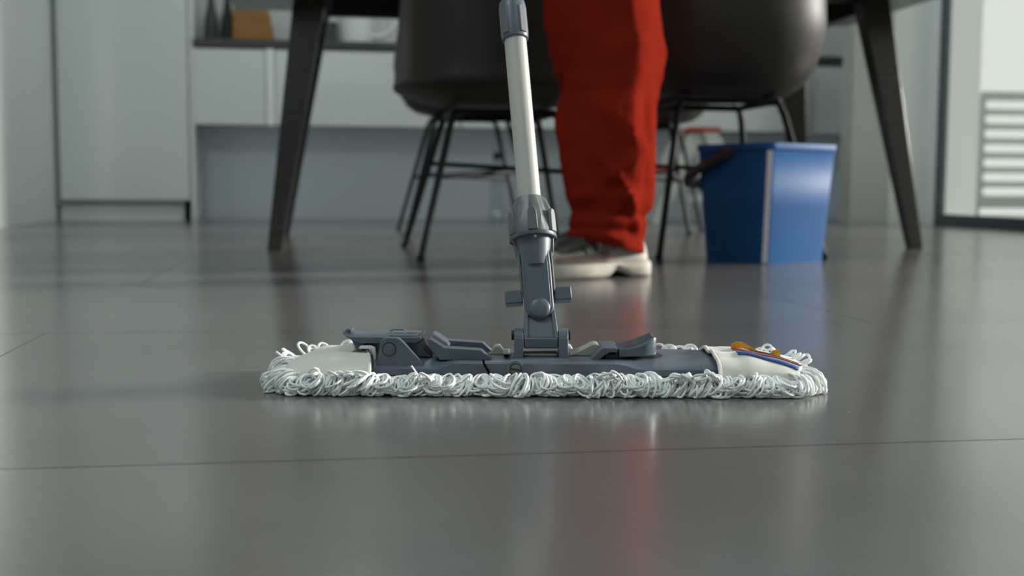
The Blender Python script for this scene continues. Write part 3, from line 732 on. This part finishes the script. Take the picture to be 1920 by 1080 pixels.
# height, left x, right x, centre y, half depth
LEG = [(.046, .420, .559, 2.055, .072), (.085, .420, .560, 2.055, .075), (.108, .424, .563, 2.055, .074), (.124, .421, .572, 2.055, .078), (.15, .414, .576, 2.055, .080), (.22, .405, .580, 2.055, .084),
       (.275, .398, .582, 2.06, .088), (.305, .399, .581, 2.06, .088), (.33, .411, .583, 2.06, .086), (.36, .409, .590, 2.065, .088), (.40, .400, .597, 2.07, .092), (.44, .392, .592, 2.075, .095), (.49, .387, .588, 2.08, .098),
       (.62, .395, .605, 2.12, .105), (.76, .405, .640, 2.17, .115), (.80, .40, .65, 2.19, .115)]
def trouser_leg(dx, dy, ph, flip):
    b = MB(); rings = []; N = 56
    zs = [.046 + .0062 * k for k in range(74)] + [.505 + .03 * k for k in range(11)]
    for z in zs:
        x0, x1, cy, hd = interp(LEG, z); cx = (x0 + x1) / 2; hw = (x1 - x0) / 2; rg = []
        for k in range(N):
            a = 2 * math.pi * k / N
            c, s_ = math.cos(a), math.sin(a); e = 2.25
            q = (abs(c) ** e + abs(s_) ** e) ** (-1 / e)
            low = max(0, min(1, (.2 - z) / .12)); kn = math.exp(-((z - .33) / .05) ** 2)
            f = .0055 * math.sin(3 * a + z * 19 + ph) + .0035 * math.sin(5 * a - z * 31 + 2 * ph)
            f += low * .0060 * math.sin(z * 150 + 2.0 * math.sin(a + ph) + ph) + kn * .0035 * math.sin(z * 95 - 1.6 * a)
            # long diagonal folds from the calf to the shin
            for za, sl, am, wd in ((.19, .055, .013, .016), (.27, -.075, .009, .020), (.40, .05, .008, .02)):
                zz = za + sl * (a - 1.5 * math.pi)
                f += am * math.exp(-((z - zz) / wd) ** 2) * math.exp(-((a - 1.55 * math.pi) / 1.1) ** 2) * (1 if abs(a - 1.55 * math.pi) < 2 else 0)
            f *= max(.25, min(1, (z - .04) / .03))
            if s_ < 0:                 # the front: flat to the shin, then a straight flank on the outer side
                tt = (c - .2) / (1.2 if c < .2 else .8); pw = 3.2 if c < .2 else 1.4
                sh = -(1 - abs(tt) ** pw)
                f += .018 * math.exp(-((z - (.215 - .118 * (c + .42))) / .016) ** 2) * max(0, min(1, (c + .5) / .12)) * max(0, min(1, (.8 - c) / .15))
                f -= .009 * math.exp(-((z - .113 + .006 * c) / .0055) ** 2)
                f += .006 * math.exp(-((c - .27 - .03 * math.sin(z * 22)) / .08) ** 2) * max(0, min(1, (z - .20) / .05)) - .013 * math.exp(-((c - .62 + .4 * (z - .25)) / .06) ** 2) * max(0, min(1, (z - .13) / .04)) * max(0, min(1, (.36 - z) / .06))
                x = cx + hw * c + f * abs(c) * .35 * c; y_ = cy + (hd + f) * sh
            else:
                x = cx + (hw + f * abs(c) * .35) * c; y_ = cy + (hd + f) * s_
            zz = z + (-(x - .559) * .21 - .004) * max(0, 1 - (z - .046) / .05) - (.004 if False else 0)
            rg.append((x + dx * (1 - z * .9), y_ + dy * (1 - z * .35), zz))
        rings.append(rg)
    b.loft(rings, False, False, M=PT)
    return b
tl = trouser_leg(0, 0, .4, 1)
t2 = trouser_leg(.075, .33, 2.1, 1)
tl.v += t2.v; tl.f += [tuple(i + len(tl.v) - len(t2.v) for i in f) for f in t2.f]
hips = []
for z, hw, hd, y_ in ((.74, .11, .175, 2.32), (.79, .130, .195, 2.315), (.86, .135, .19, 2.30), (.92, .125, .165, 2.27), (.96, .115, .15, 2.25)):
    hips.append([(.535 + hw * math.cos(a), y_ + hd * math.sin(a), z) for a in [2 * math.pi * k / 36 for k in range(36)]])
tl.loft(hips, True, True, M=PT)
tl.build('trousers', M_trouser, person, smooth=70, solid=-.0025, fix=False)

def sneaker(loc, rz):
    SM = PT @ Matrix.Translation(loc) @ Matrix.Rotation(rz, 4, 'Z') @ Matrix.Diagonal((.83, .92, .95, 1))
    # half width and heights along the foot, x = 0 at the heel, toe at .29
    hwt = [(0, .016), (.008, .029), (.03, .037), (.09, .035), (.14, .039), (.19, .045), (.23, .043), (.262, .034), (.283, .020), (.292, .008)]
    top = [(0, .062), (.008, .078), (.03, .088), (.08, .090), (.11, .094), (.15, .076), (.19, .060), (.23, .052), (.262, .044), (.283, .034), (.292, .026)]
    xs = [0, .004, .012, .025, .045, .065, .085, .105, .125, .145, .165, .185, .205, .225, .245, .262, .275, .285, .292]
    rings = []
    for x in xs:
        w, = interp(hwt, x); h, = interp(top, x)
        rings.append([(x, w * .95 * math.cos(a) * (1.0 if math.sin(a) < .3 else 1.0 - .25 * math.sin(a) ** 2), .018 + (h - .018) * max(0, math.sin(a))) for a in [math.pi * k / 16 for k in range(17)]])
    up = MB().loft(rings, True, True, M=SM).build('sneaker', M_shoe, person, smooth=60, subsurf=1)
    # chunky sole, heel block and forefoot with an arch between
    rings = []
    for x in xs:
        w, = interp(hwt, x); w = w * 1.10 + .002
        arch = .018 * math.exp(-((x - .100) / .020) ** 2)
        toe = .010 * max(0, (x - .255) / .037) ** 2
        bulge = .004 * math.exp(-((x - .045) / .03) ** 2) + .004 * math.exp(-((x - .175) / .05) ** 2)
        sec = [(-w * .92, arch + toe), (-w - bulge, arch + toe + .006), (-w - bulge, .020), (-w * .92, .029), (w * .92, .029), (w + bulge, .020), (w + bulge, arch + toe + .006), (w * .92, arch + toe)]
        rings.append([(x * 1.02 - .003, y_, z) for y_, z in sec])
    MB().loft(rings, True, True, M=SM).build('sole', M_sole, up, smooth=50, bevel=.0012)
    # suede eyestay, toe overlay, dark tongue and laces
    for sd in (1, -1):
        MB().grid(lambda u, v: ((.120 + .140 * u), sd * (interp(hwt, .120 + .140 * u)[0] * (1.0 - .14 * v) + .002), .029 + .020 * v * (1 - .45 * u)), [k / 8 for k in range(9)], [k / 4 for k in range(5)], SM).build('overlay', M_taupe, up, solid=.0015 * sd)
    tg = []
    for x, z, w in ((.085, .112, .024), (.105, .112, .027), (.135, .094, .025), (.165, .082, .030), (.190, .070, .030), (.215, .062, .027), (.235, .055, .018)):
        tg.append([(x, -w, z - .012), (x + .002, -w * .6, z), (x + .002, w * .6, z), (x, w, z - .012)])
    MB().loft(tg, True, True, M=SM).build('tongue', M_dark, up, bevel=.002)  # dark tongue, enlarged to paint the shade on the vamp too
    for k in range(4):
        x = .118 + .021 * k; z = .108 - .0145 * k
        MB().tube([(x - .006, .033, z - .028), (x, .022, z - .004), (x + .004, 0, z + .006), (x, -.022, z - .004), (x - .006, -.034, z - .028)], .0032, 8, M=SM).build('lace', M_lace, up)
    MB().tube([(.122, .010, .106), (.128, .034, .098), (.120, .041, .075), (.116, .043, .055)], .0042, 8, M=SM).build('lace', M_lace, up)
    MB().tube([(.130, .008, .104), (.140, .037, .088), (.134, .044, .066)], .0036, 8, M=SM).build('lace', M_sole, up)
    MB().tube([(.150, .020, .092), (.160, .038, .080), (.150, .044, .06)], .0036, 8, M=SM).build('lace', M_sole, up)
    # sock and shin inside the trouser leg
    MB().lathe([(.036, .07), (.034, .12), (.037, .20)], 16, SM @ Matrix.Translation((.055, 0, 0))).build('sock', M_dark, up)
sneaker((.567, 2.090, 0), R(180 + 23))
sneaker((.640, 2.40, 0), R(180 + 8))

def skin_mesh(name, verts, edges, radii, m, parent, root=0, lv=2):
    me = bpy.data.meshes.new(name); me.from_pydata([tuple(PT @ Vector(v)) for v in verts], edges, []); me.update()
    o = bpy.data.objects.new(name, me); C.objects.link(o); o.parent = parent
    md = o.modifiers.new('skin', 'SKIN'); md.use_smooth_shade = True
    layer = me.skin_vertices[0] if me.skin_vertices else None
    if layer is None:
        bpy.context.view_layer.objects.active = o
        layer = me.skin_vertices[0]
    for i, r in enumerate(radii):
        layer.data[i].radius = (r, r) if not isinstance(r, tuple) else r
        layer.data[i].use_root = (i == root)
    sb = o.modifiers.new('sub', 'SUBSURF'); sb.levels = sb.render_levels = lv
    me.materials.append(m)
    return o
# where the hands hold the pole
Mw = Matrix.Translation((.171, .935, 0)) @ Matrix.Rotation(R(-8.8), 4, 'Z')
H1 = Mw @ (P0 + DV * 1.14); H2 = Mw @ (P0 + DV * .86)
sh1 = Vector((.40, 1.90, 1.27)); sh2 = Vector((.46, 2.22, 1.27))
def elbow(a, b, dz): m_ = (a + b) / 2; return m_ + Vector((.10, .04, dz))
E1 = elbow(sh1, H1, -.10); E2 = elbow(sh2, H2, -.09)
w1_ = H1 + (E1 - H1).normalized() * .075; w2_ = H2 + (E2 - H2).normalized() * .075
skin_mesh('shirt', [(.535, 2.26, .93), (.51, 2.20, 1.06), (.46, 2.10, 1.22), (.42, 2.055, 1.33), sh1, E1, E1 + (w1_ - E1) * .45, sh2, E2, E2 + (w2_ - E2) * .45],
          [(0, 1), (1, 2), (2, 3), (2, 4), (4, 5), (5, 6), (2, 7), (7, 8), (8, 9)],
          [(.13, .15), (.12, .15), (.12, .16), .075, .068, .050, .048, .068, .050, .048], M_shirt, person)
hd = Vector((.36, 2.0, 1.50))
vs = [Vector((.42, 2.055, 1.32)), Vector((.40, 2.04, 1.39)), Vector((.375, 2.015, 1.455)), hd, hd + Vector((-.005, -.003, .075))]
skin_mesh('body', vs, [(0, 1), (1, 2), (2, 3), (3, 4)], [.06, .052, .060, (.080, .088), (.058, .064)], M_skin, person)
fw = Vector((-.75, -.66, -.28)).normalized(); rt = fw.cross(Vector((0, 0, 1))).normalized(); up_ = rt.cross(fw)
def head_pt(f, r_, u): return PT @ (hd + fw * f + rt * r_ + up_ * u)
MB().lathe([(.0, -.010), (.013, -.004), (.016, .006), (.008, .03), (0, .045)], 12, Matrix.Translation(head_pt(.088, 0, -.005))).build('nose', M_skin, person)
for s_ in (-1, 1):
    MB().lathe([(0, -.011), (.008, -.007), (.011, 0), (.008, .007), (0, .011)], 14, Matrix.Translation(head_pt(.082, s_ * .032, .020))).build('eye', M_eye, person)
    MB().lathe([(0, -.03), (.012, -.015), (.016, .008), (.008, .03), (0, .034)], 14, Matrix.Translation(head_pt(0, s_ * .085, .0))).build('ear', M_skin, person)
MB().tube([head_pt(.075, -.022, -.042), head_pt(.086, 0, -.044), head_pt(.075, .022, -.042)], .005, 8).build('mouth', M_redr, person)
MB().lathe([(.088, -.01), (.100, .03), (.098, .07), (.075, .115), (.04, .135), (0, .142)], 24, Matrix.Translation(head_pt(-.022, 0, -.01))).build('hair', M_hair, person)
def hand(H, W_, dvw, sgn):
    """forearm, palm, four curled fingers and a thumb round the pole"""
    E_ = E1 if sgn > 0 else E2
    ax = dvw; inn = (H - W_).normalized(); inn = (inn - ax * inn.dot(ax)).normalized(); sd = ax.cross(inn)
    start = E_ + (W_ - E_) * .40
    skin_mesh('forearm', [start, W_, H - inn * .037 + sd * .012, H - inn * .030 + sd * .018], [(0, 1), (1, 2), (2, 3)], [.040, .027, (.034, .018), (.034, .016)], M_skin, person)
    for k, (of, L) in enumerate(((.030, .95), (.010, 1.05), (-.010, 1.0), (-.029, .82))):
        base = H + ax * of
        pts = [base - inn * .030 + sd * .012] + [base + inn * (.0258 * math.cos(a)) * max(L, .95) + sd * (.0258 * math.sin(a)) * max(L, .95) for a in (R(150), R(100), R(50), R(0), R(-45))]
        MB().tube([PT @ p for p in pts], [.0085, .0088, .0085, .0080, .0075, .006], 10).build('finger', M_skin, person)
    pts = [H - inn * .034 + ax * .036, H - inn * .014 - sd * .0245 + ax * .045, H + inn * .010 - sd * .0245 + ax * .047, H + inn * .025 - sd * .014 + ax * .045]
    MB().tube([PT @ p for p in pts], [.012, .0105, .0095, .007], 10).build('thumb', M_skin, person)
dvw = (Mw.to_3x3() @ DV).normalized()
hand(H1, w1_, dvw, 1); hand(H2, w2_, dvw, -1)

bpy.context.view_layer.update()
